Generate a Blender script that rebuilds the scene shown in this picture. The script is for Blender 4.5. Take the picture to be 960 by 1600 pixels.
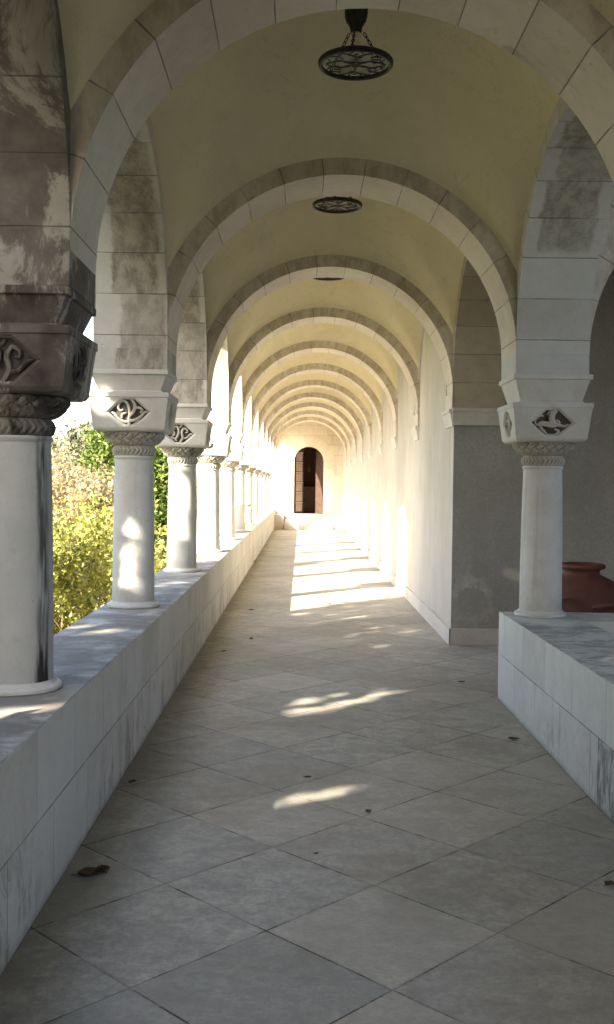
import bpy, math, random
import numpy as np
from mathutils import Vector, Matrix
random.seed(7); rng = np.random.default_rng(7)
for o in list(bpy.data.objects): bpy.data.objects.remove(o)
S = bpy.context.scene
COL = S.collection
R = math.radians

# ------------------------------------------------------------------ camera
YAW, PITCH, ROLL, FPX = .0059, .0268, .0113, 1576.5
def cam_ray(du, dv):
    c, s = math.cos(ROLL), math.sin(ROLL); a, b = c*du+s*dv, -s*du+c*dv
    x, y, z = a, 1.0, -b
    c, s = math.cos(PITCH), math.sin(PITCH); y, z = c*y+s*z, -s*y+c*z
    c, s = math.cos(YAW), math.sin(YAW); x, y = c*x+s*y, -s*x+c*y
    return Vector((x, y, z))
fw = cam_ray(0, 0); rt = cam_ray(1, 0)-fw; up = cam_ray(0, -1)-fw
cd = bpy.data.cameras.new('camera'); cam = bpy.data.objects.new('camera', cd); COL.objects.link(cam)
cam.matrix_world = Matrix(((rt.x, up.x, -fw.x, 0), (rt.y, up.y, -fw.y, 0), (rt.z, up.z, -fw.z, 1.6), (0, 0, 0, 1)))
cd.sensor_fit = 'VERTICAL'; cd.sensor_height = 36; cd.lens = FPX/1600*36
cd.clip_start = .05; cd.clip_end = 2000
S.camera = cam

# ------------------------------------------------------------------ sky, sun, exposure
SUN_DIR = Vector((1.0, 1.10, -.83)).normalized()          # the way the light travels
sun_el = math.asin(-SUN_DIR.z); sx, sy = -SUN_DIR.x, -SUN_DIR.y
W = bpy.data.worlds.new("World"); S.world = W; W.use_nodes = True
nt = W.node_tree; bg = nt.nodes['Background']
sk = nt.nodes.new('ShaderNodeTexSky'); sk.sky_type = 'NISHITA'; sk.sun_disc = False
sk.sun_elevation = sun_el; sk.sun_rotation = math.atan2(sx, sy)
sk.air_density = 1.0; sk.dust_density = 2.5; sk.ozone_density = 1.0
nt.links.new(sk.outputs[0], bg.inputs[0]); bg.inputs[1].default_value = .135
sl = bpy.data.lights.new('sun', 'SUN'); sl.energy = 4.6; sl.angle = R(.6); sl.color = (1, .885, .71)
so = bpy.data.objects.new('sun', sl); COL.objects.link(so)
so.rotation_euler = SUN_DIR.to_track_quat('-Z', 'Y').to_euler(); so.location = (-20, -20, 20)
S.view_settings.view_transform = 'Standard'; S.view_settings.look = 'None'
S.view_settings.gamma = 1; S.view_settings.exposure = 2.75
S.render.engine = 'CYCLES'
S.cycles.max_bounces = 10; S.cycles.diffuse_bounces = 7

# ------------------------------------------------------------------ layout constants (metres, camera above the origin)
XL, XR = -.955, 1.505          # inner faces of the two arcades
CX = (XL+XR)/2; RA = (XR-XL)/2
WT = .52                       # thickness of piers and arches
PY, S0 = 2.99, 7.14            # bay spacing, front of the arch over the second column
ZC, ZS = 2.55, 2.40            # arch centre height, springing
RO = RA+.115
ZTOP = 4.66
TL, TR = .695, .66             # parapet tops
YEND = 37.04
Y0 = lambda n: S0+PY*n         # front of arch n

# ------------------------------------------------------------------ object helpers
def tag(o, label=None, cat=None, group=None, kind=None):
    if label: o['label'] = label
    if cat: o['category'] = cat; o['kind'] = 'thing'
    if group: o['group'] = group
    if kind: o['kind'] = kind
    return o
def empty(name, loc=(0, 0, 0), label=None, cat=None, group=None):
    o = bpy.data.objects.new(name, None); COL.objects.link(o); o.location = loc
    o.empty_display_size = .2
    return tag(o, label, cat, group)
class MB:
    def __init__(s): s.v = []; s.f = []; s.n = 0
    def add(s, vs, fs):
        n = len(s.v); s.v += [tuple(v) for v in vs]; s.f += [tuple(i+n for i in f) for f in fs]
    def box(s, x0, x1, y0, y1, z0, z1):
        s.add([(x0,y0,z0),(x1,y0,z0),(x1,y1,z0),(x0,y1,z0),(x0,y0,z1),(x1,y0,z1),(x1,y1,z1),(x0,y1,z1)],
              [(0,3,2,1),(4,5,6,7),(0,1,5,4),(1,2,6,5),(2,3,7,6),(3,0,4,7)])
    def rings(s, rs, cap=True, close=False):
        n = len(rs[0]); vs = [p for r in rs for p in r]; fs = []
        m = len(rs)
        for i in range(m if close else m-1):
            for j in range(n):
                a, b = i*n+j, i*n+(j+1) % n; c = ((i+1) % m)*n
                fs.append((a, b, c+(j+1) % n, c+j))
        if cap and not close:
            fs.append(tuple(range(n))[::-1]); fs.append(tuple((m-1)*n+j for j in range(n)))
        s.add(vs, fs)
    def lathe(s, prof, n=48, c=(0, 0), cap=True):
        s.rings([[(c[0]+r*math.cos(2*math.pi*j/n), c[1]+r*math.sin(2*math.pi*j/n), z) for j in range(n)] for r, z in prof], cap)
    def tube(s, pts, rad, n=6, cap=True, flat=None):
        pts = [Vector(p) for p in pts]; m = len(pts)
        if not hasattr(rad, '__len__'): rad = [rad]*m
        rs = []; ref = None
        for i, p in enumerate(pts):
            t = (pts[min(i+1, m-1)]-pts[max(i-1, 0)]).normalized()
            if ref is None:
                ref = Vector((0, 0, 1)) if abs(t.z) < .9 else Vector((1, 0, 0))
            a = t.cross(ref).normalized(); b = a.cross(t).normalized(); ref = b
            rs.append([tuple(p+(a*math.cos(2*math.pi*k/n)+b*math.sin(2*math.pi*k/n))*rad[i]) for k in range(n)])
        s.rings(rs, cap)
    def torus(s, c, Rr, r, n=48, m=8, sx=1, sy=1):
        s.rings([[(c[0]+(Rr+r*math.cos(b))*math.cos(a)*sx, c[1]+(Rr+r*math.cos(b))*math.sin(a)*sy, c[2]+r*math.sin(b))
                  for b in [2*math.pi*k/m for k in range(m)]] for a in [2*math.pi*i/n for i in range(n)]], close=True)
    def mesh(s, name):
        me = bpy.data.meshes.new(name); me.from_pydata(s.v, [], s.f); me.update(); return me
    def build(s, name, mat, parent=None, loc=(0, 0, 0), smooth=None, bevel=0, fix=True):
        me = s.mesh(name)
        if mat: me.materials.append(mat)
        if fix:
            import bmesh
            bm = bmesh.new(); bm.from_mesh(me); bmesh.ops.recalc_face_normals(bm, faces=bm.faces); bm.to_mesh(me); bm.free()
        if smooth is not None:
            me.shade_smooth() if smooth is True else me.shade_smooth()
            if smooth is not True: me.set_sharp_from_angle(angle=R(smooth))
        o = bpy.data.objects.new(name, me); COL.objects.link(o); o.location = loc
        if parent: o.parent = parent
        if bevel:
            b = o.modifiers.new('bevel', 'BEVEL'); b.width = bevel; b.segments = 2; b.limit_method = 'ANGLE'; b.angle_limit = R(35)
        return o
def copy_tree(o, parent=None):
    c = o.copy(); COL.objects.link(c); c.parent = parent
    for ch in list(o.children): copy_tree(ch, c)
    return c

# ------------------------------------------------------------------ material helpers
class NT:
    def __init__(s, name):
        s.m = bpy.data.materials.new(name); s.m.use_nodes = True; s.t = s.m.node_tree
        s.b = s.t.nodes['Principled BSDF']; s.out = s.t.nodes['Material Output']
        s.tc = s.t.nodes.new('ShaderNodeTexCoord')
        s.obj = s.tc.outputs['Object']
        g = s.t.nodes.new('ShaderNodeNewGeometry'); s.geo = g; s.pos = g.outputs['Position']
    def n(s, k, **kw):
        x = s.t.nodes.new('ShaderNode'+k)
        for a, b in kw.items(): setattr(x, a, b)
        return x
    def put(s, sock, v):
        if isinstance(v, bpy.types.NodeSocket): s.t.links.new(v, sock)
        elif isinstance(v, (int, float)): sock.default_value = v
        else: sock.default_value = (*v, 1) if len(v) == 3 and len(sock.default_value) == 4 else v
    def ma(s, op, a, b=0, c=None, clamp=False):
        x = s.n('Math', operation=op, use_clamp=clamp); s.put(x.inputs[0], a); s.put(x.inputs[1], b)
        if c is not None: s.put(x.inputs[2], c)
        return x.outputs[0]
    def sep(s, v):
        x = s.n('SeparateXYZ'); s.put(x.inputs[0], v); return x.outputs
    def comb(s, a, b, c):
        x = s.n('CombineXYZ'); s.put(x.inputs[0], a); s.put(x.inputs[1], b); s.put(x.inputs[2], c); return x.outputs[0]
    def mapv(s, v, sc=(1, 1, 1), loc=(0, 0, 0), rot=(0, 0, 0)):
        x = s.n('Mapping'); s.put(x.inputs[0], v); x.inputs[1].default_value = loc; x.inputs[2].default_value = rot; x.inputs[3].default_value = sc; return x.outputs[0]
    def noise(s, v, sc, det=4, rough=.55, dist=0):
        x = s.n('TexNoise'); s.put(x.inputs['Vector'], v); x.inputs['Scale'].default_value = sc
        x.inputs['Detail'].default_value = det; x.inputs['Roughness'].default_value = rough; x.inputs['Distortion'].default_value = dist
        return x.outputs[0]
    def white(s, v):
        x = s.n('TexWhiteNoise', noise_dimensions='3D'); s.put(x.inputs[0], v); return x.outputs[0]
    def ramp(s, f, lo, hi):           # smooth 0..1 between lo and hi
        x = s.n('MapRange', interpolation_type='SMOOTHSTEP'); s.put(x.inputs[0], f); x.inputs[1].default_value = lo; x.inputs[2].default_value = hi
        x.inputs[3].default_value = 0; x.inputs[4].default_value = 1; return x.outputs[0]
    def mix(s, f, a, b, mode='MIX'):
        x = s.n('Mix', data_type='RGBA', blend_type=mode); s.put(x.inputs[0], f); s.put(x.inputs[6], a); s.put(x.inputs[7], b); return x.outputs[2]
    def bump(s, h, st, dist=.01, nrm=None):
        x = s.n('Bump'); x.inputs['Strength'].default_value = st; x.inputs['Distance'].default_value = dist; s.put(x.inputs['Height'], h)
        if nrm: s.t.links.new(nrm, x.inputs['Normal'])
        return x.outputs[0]
    def done(s, col, rough=.8, nrm=None, spec=.3, metal=0):
        s.put(s.b.inputs['Base Color'], col); s.put(s.b.inputs['Roughness'], rough)
        s.b.inputs['Specular IOR Level'].default_value = spec; s.b.inputs['Metallic'].default_value = metal
        if nrm: s.t.links.new(nrm, s.b.inputs['Normal'])
        return s.m

def stone(name, c1, c2, joints=None, stain=(.16, .13, .10), amount=.5, sscale=2.2, streak=(1, 1, .35), tone=.12,
          jw=.0026, bump=.55, rough=.78, world=True, extra=None, pits=.25, jdark=.35):
    """weathered limestone: two tones, brown weathering patches, pits, and block joints given by the joints option"""
    k = NT(name); p = k.pos if world else k.obj
    big = k.noise(p, 1.3, 3); fine = k.noise(p, 38, 5, .65); med = k.noise(p, 7, 5, .6)
    col = k.mix(k.ramp(k.ma('ADD', k.ma('MULTIPLY', big, .6), k.ma('MULTIPLY', med, .4)), .35, .65), c1, c2)
    blot = k.noise(p, 17, 8, .7, .5); vn = k.noise(k.mapv(p, (1, 1, 2.4), rot=(.3, .2, .4)), 3.1, 8, .7, 1.2)
    col = k.mix(k.ma('MULTIPLY', k.ramp(blot, .50, .72), .30), col, tuple(x*.66 for x in c2))
    col = k.mix(k.ma('MULTIPLY', k.ma('SUBTRACT', 1, k.ramp(k.ma('ABSOLUTE', k.ma('SUBTRACT', vn, .5)), .0, .012)), .12), col, tuple(x*.6 for x in c2))
    h = k.ma('ADD', k.ma('MULTIPLY', fine, .5), k.ma('MULTIPLY', med, .5)); hs = None
    line = None
    if joints:
        kind = joints[0]
        if kind == 'radial':          # ('radial', axis, degrees) object origin at the arch centre
            o = k.sep(k.obj); a = o[0] if joints[1] == 'x' else o[1]; z = o[2]
            st = R(joints[2])
            ang = k.ma('ARCTAN2', a, z); u = k.ma('ADD', k.ma('DIVIDE', ang, st), 100.5)
            dd = k.ma('MULTIPLY', k.ma('PINGPONG', u, .5), st*RA)
            oi = k.n('ObjectInfo').outputs['Random']
            tn = k.white(k.comb(k.ma('FLOOR', u), k.ma('MULTIPLY', oi, 91.0), joints[1] == 'x' and 1.0 or 2.0))
        elif kind == 'brick':         # ('brick', axis, width, height, z offset, x offset)
            o = k.sep(k.pos); a = o[0] if joints[1] == 'x' else o[1]
            row = k.ma('DIVIDE', k.ma('SUBTRACT', o[2], joints[4]), joints[3])
            fr = k.ma('FLOOR', row)
            off = k.white(k.comb(fr, 3.3, 0))
            u = k.ma('ADD', k.ma('ADD', k.ma('DIVIDE', a, joints[2]), 50+joints[5]), k.ma('ADD', k.ma('MULTIPLY', fr, .43), k.ma('MULTIPLY', off, .2)))
            dd = k.ma('MINIMUM', k.ma('MULTIPLY', k.ma('PINGPONG', u, .5), joints[2]), k.ma('MULTIPLY', k.ma('PINGPONG', row, .5), joints[3]))
            tn = k.white(k.comb(k.ma('FLOOR', u), fr, 7.7))
        elif kind == 'rows':          # horizontal beds only
            o = k.sep(k.pos); row = k.ma('DIVIDE', k.ma('SUBTRACT', o[2], joints[2]), joints[1])
            dd = k.ma('MULTIPLY', k.ma('PINGPONG', row, .5), joints[1]); tn = k.white(k.comb(k.ma('FLOOR', row), k.n('ObjectInfo').outputs['Random'], 1))
        wob = k.ma('MULTIPLY', k.ma('SUBTRACT', k.noise(p, 14, 3), .5), .004)
        dd = k.ma('ADD', dd, wob)
        line = k.ma('SUBTRACT', 1, k.ramp(dd, jw*.4, jw*1.9))
        col = k.mix(tone, col, k.mix(tn, (.25, .22, .18), (1, 1, .96)), 'SOFT_LIGHT')
        col = k.mix(k.ma('MULTIPLY', k.ma('SUBTRACT', tn, .5), tone*2, clamp=True), col, c2)
    # weathering
    sn = k.noise(k.mapv(p, streak), sscale, 10, .72, .5)
    lo = .72-amount*.3
    sm = k.ramp(sn, lo, lo+.08)
    sm = k.ma('MULTIPLY', sm, k.ma('ADD', .45, k.ma('MULTIPLY', med, .8)), clamp=True)
    col = k.mix(k.ma('MULTIPLY', sm, min(1, .35+amount*.6)), col, stain)
    if extra: col = extra(k, col)
    if pits:
        pn = k.noise(p, 60, 2, .5); pm = k.ramp(pn, .69, .74)
        pm = k.ma('MULTIPLY', pm, k.ramp(k.noise(p, 4, 2), .45, .6))
        col = k.mix(k.ma('MULTIPLY', pm, pits*2, clamp=True), col, (.12, .10, .08)); h = k.ma('SUBTRACT', h, k.ma('MULTIPLY', pm, .5))
    if line:
        lv = k.ma('MULTIPLY', line, k.ma('ADD', .35, k.ramp(k.noise(p, 3, 3), .35, .6)), clamp=True)
        col = k.mix(k.ma('MULTIPLY', lv, jdark*2, clamp=True), col, (.10, .085, .07)); h = k.ma('SUBTRACT', h, k.ma('MULTIPLY', line, 1.2))
    return k.done(col, rough, k.bump(h, bump, .006))

# ------------------------------------------------------------------ materials
W1, W2 = (.66, .645, .60), (.56, .54, .49)
A1, A2 = (.58, .52, .43), (.46, .41, .33)
M = {}
def ring_face(k, col):   # camera-facing faces: brown stains plus the shade on them, painted into the colour
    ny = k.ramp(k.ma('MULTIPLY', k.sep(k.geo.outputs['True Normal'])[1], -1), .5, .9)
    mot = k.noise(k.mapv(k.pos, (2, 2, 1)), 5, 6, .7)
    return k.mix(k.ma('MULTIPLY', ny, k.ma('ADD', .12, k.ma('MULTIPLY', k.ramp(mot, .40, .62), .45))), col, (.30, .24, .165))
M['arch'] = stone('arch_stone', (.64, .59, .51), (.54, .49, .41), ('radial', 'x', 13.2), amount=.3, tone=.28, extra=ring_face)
def patch_on(lo, hi, zmin):
    def patch(k, col):   # brown rain-washed patch on the soffit blocks, pale margin on one side
        o = k.sep(k.obj)
        blk = k.ma('FLOOR', k.ma('ADD', k.ma('DIVIDE', k.ma('ARCTAN2', o[1], o[2]), R(13.2)), 100.5))
        bn = k.white(k.comb(blk, k.ma('MULTIPLY', k.n('ObjectInfo').outputs['Random'], 17), 4))
        w = k.ma('ADD', k.ma('MULTIPLY', k.ma('SUBTRACT', k.noise(k.pos, 6, 9, .75), .5), .12), k.ma('MULTIPLY', k.ma('SUBTRACT', bn, .5), .07))
        a = k.ma('ADD', o[0], w)
        m = k.ma('MULTIPLY', k.ramp(a, lo, lo+.03), k.ma('SUBTRACT', 1, k.ramp(a, hi, hi+.04)))
        m = k.ma('MULTIPLY', m, k.ramp(k.ma('ADD', o[2], k.ma('MULTIPLY', w, 1.5)), zmin, zmin+.06))
        m = k.ma('MULTIPLY', m, k.ma('ADD', .72, k.ma('MULTIPLY', bn, .35)), clamp=True)
        mot = k.noise(k.mapv(k.pos, (1.8, 1.8, .8)), 6, 10, .78)
        c = k.mix(k.ramp(mot, .38, .62), (.20, .175, .14), (.43, .395, .33))
        return k.mix(k.ma('MULTIPLY', m, .9), col, c)
    return patch
M['pier_pale'] = stone('pale_pier_stone', (.60, .595, .57), (.52, .515, .48), amount=.12)
M['pier'] = stone('pier_stone', (.60, .58, .53), (.50, .48, .42), amount=.3, extra=patch_on(-.10, .24, -9))
M['arcade_brown'] = stone('brown_arcade_arch_stone', (.44, .385, .29), (.36, .31, .23), ('radial', 'y', 13.2), amount=.35, tone=.2, pits=.5)
M['arcade'] = stone('arcade_arch_stone', (.60, .585, .54), (.52, .50, .45), ('radial', 'y', 13.2), amount=.3, tone=.25, extra=patch_on(-.10, .21, -1))
M['arcade_right'] = stone('right_arcade_arch_stone', (.60, .595, .57), (.52, .515, .48), ('radial', 'y', 13.2), amount=.2, tone=.25, extra=patch_on(-.20, .16, .62))
M['arcade_dirty'] = stone('sooty_arch_stone', (.40, .375, .32), (.30, .28, .24), ('radial', 'y', 13.2), stain=(.075, .062, .05), amount=.95, sscale=3.0, streak=(1, 1, .6), tone=.3)
M['pier_dirty'] = stone('sooty_pier_stone', (.40, .375, .32), (.30, .28, .24), ('rows', .32, 2.40), stain=(.075, .062, .05), amount=.95, sscale=3.0, streak=(1, 1, .6))
M['white'] = stone('white_limestone', W1, W2, amount=.12, pits=.12)
def foot_grime(k, col):
    o = k.sep(k.obj); g = k.ma('ADD', o[2], k.ma('MULTIPLY', k.ma('SUBTRACT', k.noise(k.pos, 9, 6, .7), .5), .30))
    col = k.mix(k.ma('MULTIPLY', k.ma('SUBTRACT', 1, k.ramp(g, .03, .20)), .45), col, (.36, .33, .28))
    st = k.ramp(k.noise(k.mapv(k.pos, (9, 9, .35)), 2.0, 5, .6), .56, .70)
    return k.mix(k.ma('MULTIPLY', st, .38), col, (.36, .345, .31))
M['shaft'] = stone('shaft_limestone', (.66, .65, .61), (.57, .555, .51), amount=.05, pits=.22, streak=(2, 2, .3), extra=foot_grime)
def black_streak(k, col):
    o = k.sep(k.obj); a = k.ma('ARCTAN2', o[1], o[0])
    w = k.ma('MULTIPLY', k.ma('SUBTRACT', k.noise(k.mapv(k.pos, (4, 4, .8)), 4, 5, .6), .5), .35)
    d = k.ma('ABSOLUTE', k.ma('SUBTRACT', k.ma('ADD', a, w), -.52))
    m1 = k.ma('SUBTRACT', 1, k.ramp(d, .10, .30)); low = k.ma('SUBTRACT', 1, k.ramp(o[2], .03, .22))
    m1 = k.ma('MULTIPLY', m1, k.ma('ADD', k.ma('MULTIPLY', k.ramp(k.noise(k.mapv(k.pos, (9, 9, .8)), 5, 5), .3, .6), .85), k.ma('MULTIPLY', low, 1)), clamp=True)
    return k.mix(m1, col, (.035, .03, .03))
M['shaft_dirty'] = stone('streaked_shaft_limestone', (.50, .495, .46), (.43, .425, .39), amount=.35, streak=(4, 4, .3), extra=black_streak)
M['cap_dirty'] = stone('sooty_capital_stone', (.42, .39, .34), (.30, .27, .23), stain=(.045, .035, .03), amount=1.05, sscale=3.2)
M['cap_grime'] = stone('sooty_carving_stone', (.30, .27, .23), (.16, .14, .12), stain=(.03, .025, .02), amount=.9, sscale=5)
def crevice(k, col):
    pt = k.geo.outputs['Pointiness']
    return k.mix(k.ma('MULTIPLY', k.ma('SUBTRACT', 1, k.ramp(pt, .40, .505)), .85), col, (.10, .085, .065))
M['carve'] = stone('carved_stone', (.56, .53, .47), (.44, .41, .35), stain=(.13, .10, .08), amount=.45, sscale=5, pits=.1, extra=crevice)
M['figure'] = stone('pale_carved_figure_stone', (.60, .57, .51), (.47, .44, .38), stain=(.16, .13, .10), amount=.35, sscale=9, pits=.1)
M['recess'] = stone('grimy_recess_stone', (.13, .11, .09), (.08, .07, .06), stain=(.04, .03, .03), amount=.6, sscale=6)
def top_lichen(k, col):
    nz = k.ramp(k.sep(k.geo.outputs['Normal'])[2], .6, .9); o = k.sep(k.pos)
    n1 = k.noise(k.pos, 2.6, 9, .74, .4); n2 = k.noise(k.mapv(k.pos, (1, 1.8, 1)), 9, 7, .75)
    m = k.ma('MULTIPLY', k.ramp(k.ma('ADD', k.ma('MULTIPLY', n1, .6), k.ma('MULTIPLY', n2, .4)), .43, .58), nz)
    yy = k.ma('PINGPONG', k.ma('DIVIDE', k.ma('SUBTRACT', o[1], 4.2), 2.99), .5)   # clean stone under each column
    m = k.ma('MULTIPLY', m, k.ma('ADD', .3, k.ramp(yy, .05, .12)), clamp=True)
    col = k.mix(k.ma('MULTIPLY', m, .72), col, (.235, .225, .20))
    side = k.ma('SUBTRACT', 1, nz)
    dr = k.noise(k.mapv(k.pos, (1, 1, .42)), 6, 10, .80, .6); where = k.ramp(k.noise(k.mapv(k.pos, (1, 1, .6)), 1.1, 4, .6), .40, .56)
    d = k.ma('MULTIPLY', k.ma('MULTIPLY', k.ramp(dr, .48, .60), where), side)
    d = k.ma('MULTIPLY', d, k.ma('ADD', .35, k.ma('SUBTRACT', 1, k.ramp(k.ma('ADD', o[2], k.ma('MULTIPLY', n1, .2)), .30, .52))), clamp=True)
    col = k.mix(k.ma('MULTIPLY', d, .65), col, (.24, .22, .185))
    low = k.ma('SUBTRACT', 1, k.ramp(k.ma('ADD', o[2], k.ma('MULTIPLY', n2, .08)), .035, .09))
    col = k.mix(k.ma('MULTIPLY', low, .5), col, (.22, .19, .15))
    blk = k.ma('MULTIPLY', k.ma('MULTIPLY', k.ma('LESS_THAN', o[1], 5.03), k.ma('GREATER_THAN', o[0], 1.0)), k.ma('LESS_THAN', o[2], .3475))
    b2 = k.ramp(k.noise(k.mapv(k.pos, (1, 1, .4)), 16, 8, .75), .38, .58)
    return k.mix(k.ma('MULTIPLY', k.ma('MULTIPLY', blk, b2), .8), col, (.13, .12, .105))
M['parapet'] = stone('parapet_limestone', (.62, .605, .56), (.53, .51, .465), ('brick', 'y', .62, .3475, 0, .57), stain=(.24, .21, .17), amount=.25, streak=(3, 3, .5), extra=top_lichen, tone=.24, jdark=.3)
M['wallstone'] = stone('ashlar_stone', (.66, .59, .49), (.56, .50, .41), ('brick', 'x', .52, .36, .18, .2), amount=.2, tone=.3)
M['surround'] = stone('door_surround_stone', (.68, .61, .51), (.60, .53, .44), ('radial', 'x', 24), amount=.1, tone=.3)
M['skirt'] = stone('skirting_stone', (.58, .55, .50), (.50, .46, .41), amount=.3, sscale=4)
M['step'] = stone('step_stone', (.60, .54, .45), (.5, .44, .36), amount=.3)

def plaster(name, c1, c2, grain=.25, smudge=None):
    k = NT(name); big = k.noise(k.pos, .8, 4); med = k.noise(k.mapv(k.pos, (1, 1, .5)), 3.5, 6, .65); fine = k.noise(k.pos, 90, 3, .7)
    col = k.mix(k.ramp(k.ma('ADD', k.ma('MULTIPLY', big, .5), k.ma('MULTIPLY', med, .5)), .36, .66), c1, c2)
    col = k.mix(k.ma('MULTIPLY', k.ramp(fine, .3, .75), grain), col, tuple(x*.6 for x in c2))
    if smudge: col = smudge(k, col)
    h = k.ma('ADD', fine, k.ma('MULTIPLY', k.noise(k.pos, 20, 4), .8))
    return k.done(col, .9, k.bump(h, .5, .004), .15)
def vault_age(k, col):
    st = k.ramp(k.noise(k.pos, 1.4, 9, .72, .6), .50, .64); col = k.mix(k.ma('MULTIPLY', st, .28), col, (.50, .47, .36))
    d2 = k.ramp(k.noise(k.mapv(k.pos, (1, 1, .5)), 5, 8, .75), .56, .70); col = k.mix(k.ma('MULTIPLY', d2, .22), col, (.46, .41, .29))
    cr = k.ma('ABSOLUTE', k.ma('SUBTRACT', k.noise(k.pos, 1.1, 7, .6, .8), .5))
    return k.mix(k.ma('MULTIPLY', k.ma('SUBTRACT', 1, k.ramp(cr, .0, .004)), .4), col, (.40, .36, .26))
M['vault'] = plaster('cream_vault_plaster', (.72, .65, .455), (.67, .595, .40), .16, vault_age)
def wall_wear(k, col):
    o = k.sep(k.pos); n1 = k.noise(k.mapv(k.pos, (1, 1, .35)), 3, 9, .75)
    col = k.mix(k.ma('MULTIPLY', k.ramp(n1, .46, .62), .35), col, (.40, .365, .31))
    low = k.ma('SUBTRACT', 1, k.ramp(k.ma('ADD', o[2], k.ma('MULTIPLY', n1, 1.2)), .7, 1.7))
    return k.mix(k.ma('MULTIPLY', low, .35), col, (.43, .40, .35))
M['wall'] = plaster('gallery_wall_plaster', (.60, .57, .515), (.50, .47, .415), .3, wall_wear)
def damp(k, col):
    o = k.sep(k.pos)
    d = k.ma('SQRT', k.ma('ADD', k.ma('POWER', k.ma('MULTIPLY', k.ma('SUBTRACT', o[0], 1.72), 1.2), 2), k.ma('POWER', k.ma('SUBTRACT', o[2], .43), 2)))
    d = k.ma('ADD', d, k.ma('MULTIPLY', k.ma('SUBTRACT', k.noise(k.pos, 4.5, 8, .75), .5), .75))
    ring = k.ma('MULTIPLY', k.ramp(d, .13, .19), k.ma('SUBTRACT', 1, k.ramp(d, .22, .34)))
    sc = k.ramp(k.noise(k.mapv(k.pos, (1, 1, .7)), 5, 10, .8), .50, .66); col = k.mix(k.ma('MULTIPLY', sc, .35), col, (.23, .215, .19))
    sp = k.ramp(k.noise(k.pos, 26, 6, .75), .42, .62); col = k.mix(k.ma('MULTIPLY', sp, .35), col, (.24, .23, .205))
    col = k.mix(k.ma('MULTIPLY', ring, k.ma('ADD', .15, k.ma('MULTIPLY', k.ramp(k.noise(k.pos, 5, 6, .7), .4, .6), .55))), col, (.54, .52, .47))
    low = k.ma('SUBTRACT', 1, k.ramp(k.ma('ADD', o[2], k.ma('MULTIPLY', k.noise(k.pos, 4, 5), .5)), .5, 1.3))
    return k.mix(k.ma('MULTIPLY', low, .3), col, (.34, .31, .27))
M['rough'] = plaster('brown_roughcast_plaster', (.41, .395, .365), (.31, .30, .275), .6, damp)
M['roof'] = plaster('roof_mortar', (.3, .22, .17), (.25, .18, .14))

# floor slabs
k = NT('floor_slabs')
o = k.sep(k.pos); T = .8347/math.sqrt(2)
ax = k.ma('SUBTRACT', o[0], .3085); ay = k.ma('SUBTRACT', o[1], 3.1598)
u = k.ma('ADD', k.ma('DIVIDE', k.ma('MULTIPLY', k.ma('ADD', ax, ay), .70711), T), 60)
v = k.ma('ADD', k.ma('DIVIDE', k.ma('MULTIPLY', k.ma('SUBTRACT', ay, ax), .70711), T), 60)
dd = k.ma('MULTIPLY', k.ma('MINIMUM', k.ma('PINGPONG', u, .5), k.ma('PINGPONG', v, .5)), T)
dd = k.ma('ADD', dd, k.ma('MULTIPLY', k.ma('SUBTRACT', k.noise(k.pos, 9, 3), .5), .005))
tn = k.white(k.comb(k.ma('ROUND', k.ma('FLOOR', u)), k.ma('FLOOR', v), 1)); tn2 = k.white(k.comb(k.ma('FLOOR', u), k.ma('FLOOR', v), 9))
sh = k.comb(k.ma('MULTIPLY', tn, 30), k.ma('MULTIPLY', tn2, 30), 0)
va = k.n('VectorMath', operation='ADD'); k.put(va.inputs[0], k.pos); k.put(va.inputs[1], sh); pv = va.outputs[0]
vein = k.noise(k.mapv(pv, (1, 1.5, 1), rot=(0, 0, .5)), 3.2, 9, .72, .3); med = k.noise(pv, 8, 5, .6); fine = k.noise(k.pos, 60, 4, .7); big = k.noise(k.pos, .7, 4, .6)
col = k.mix(k.ramp(vein, .36, .66), (.53, .51, .445), (.37, .355, .31))
blot = k.noise(pv, 22, 9, .75, .3)
col = k.mix(k.ma('MULTIPLY', k.ramp(med, .42, .66), .38), col, (.25, .235, .20))
col = k.mix(k.ma('MULTIPLY', k.ramp(blot, .42, .60), .50), col, (.26, .25, .215))
col = k.mix(k.ma('MULTIPLY', k.ramp(k.noise(k.pos, 45, 6, .8), .40, .62), .38), col, (.22, .21, .185))
col = k.mix(k.ma('MULTIPLY', k.ramp(tn, .2, 1), .45), col, (.265, .262, .24))
col = k.mix(k.ma('MULTIPLY', k.ramp(tn2, .55, 1), .4), col, (.50, .46, .38))
col = k.mix(k.ma('MULTIPLY', k.ramp(big, .45, .62), .45), col, (.25, .215, .16))
scf = k.ramp(k.noise(k.mapv(pv, (1, 5, 1), rot=(0, 0, .7)), 6, 8, .75), .60, .70)
col = k.mix(k.ma('MULTIPLY', scf, .35), col, (.17, .155, .13))
col = k.mix(k.ma('MULTIPLY', k.ramp(fine, .60, .72), .5), col, (.17, .16, .14))
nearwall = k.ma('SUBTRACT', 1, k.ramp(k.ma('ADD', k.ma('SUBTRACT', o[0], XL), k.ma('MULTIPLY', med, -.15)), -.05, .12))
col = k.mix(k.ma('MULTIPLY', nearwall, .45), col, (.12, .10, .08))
line = k.ma('SUBTRACT', 1, k.ramp(dd, .0012, .0045))
edge = k.ma('MULTIPLY', k.ma('SUBTRACT', 1, k.ramp(dd, .0, .022)), k.ramp(k.noise(k.pos, 6, 6, .7), .45, .65))
col = k.mix(k.ma('MULTIPLY', edge, .35), col, (.19, .165, .12))
lv = k.ma('MULTIPLY', line, k.ma('ADD', .25, k.ramp(k.noise(k.pos, 2.2, 5, .7), .45, .57)), clamp=True)
col = k.mix(lv, col, (.05, .04, .035))
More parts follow.
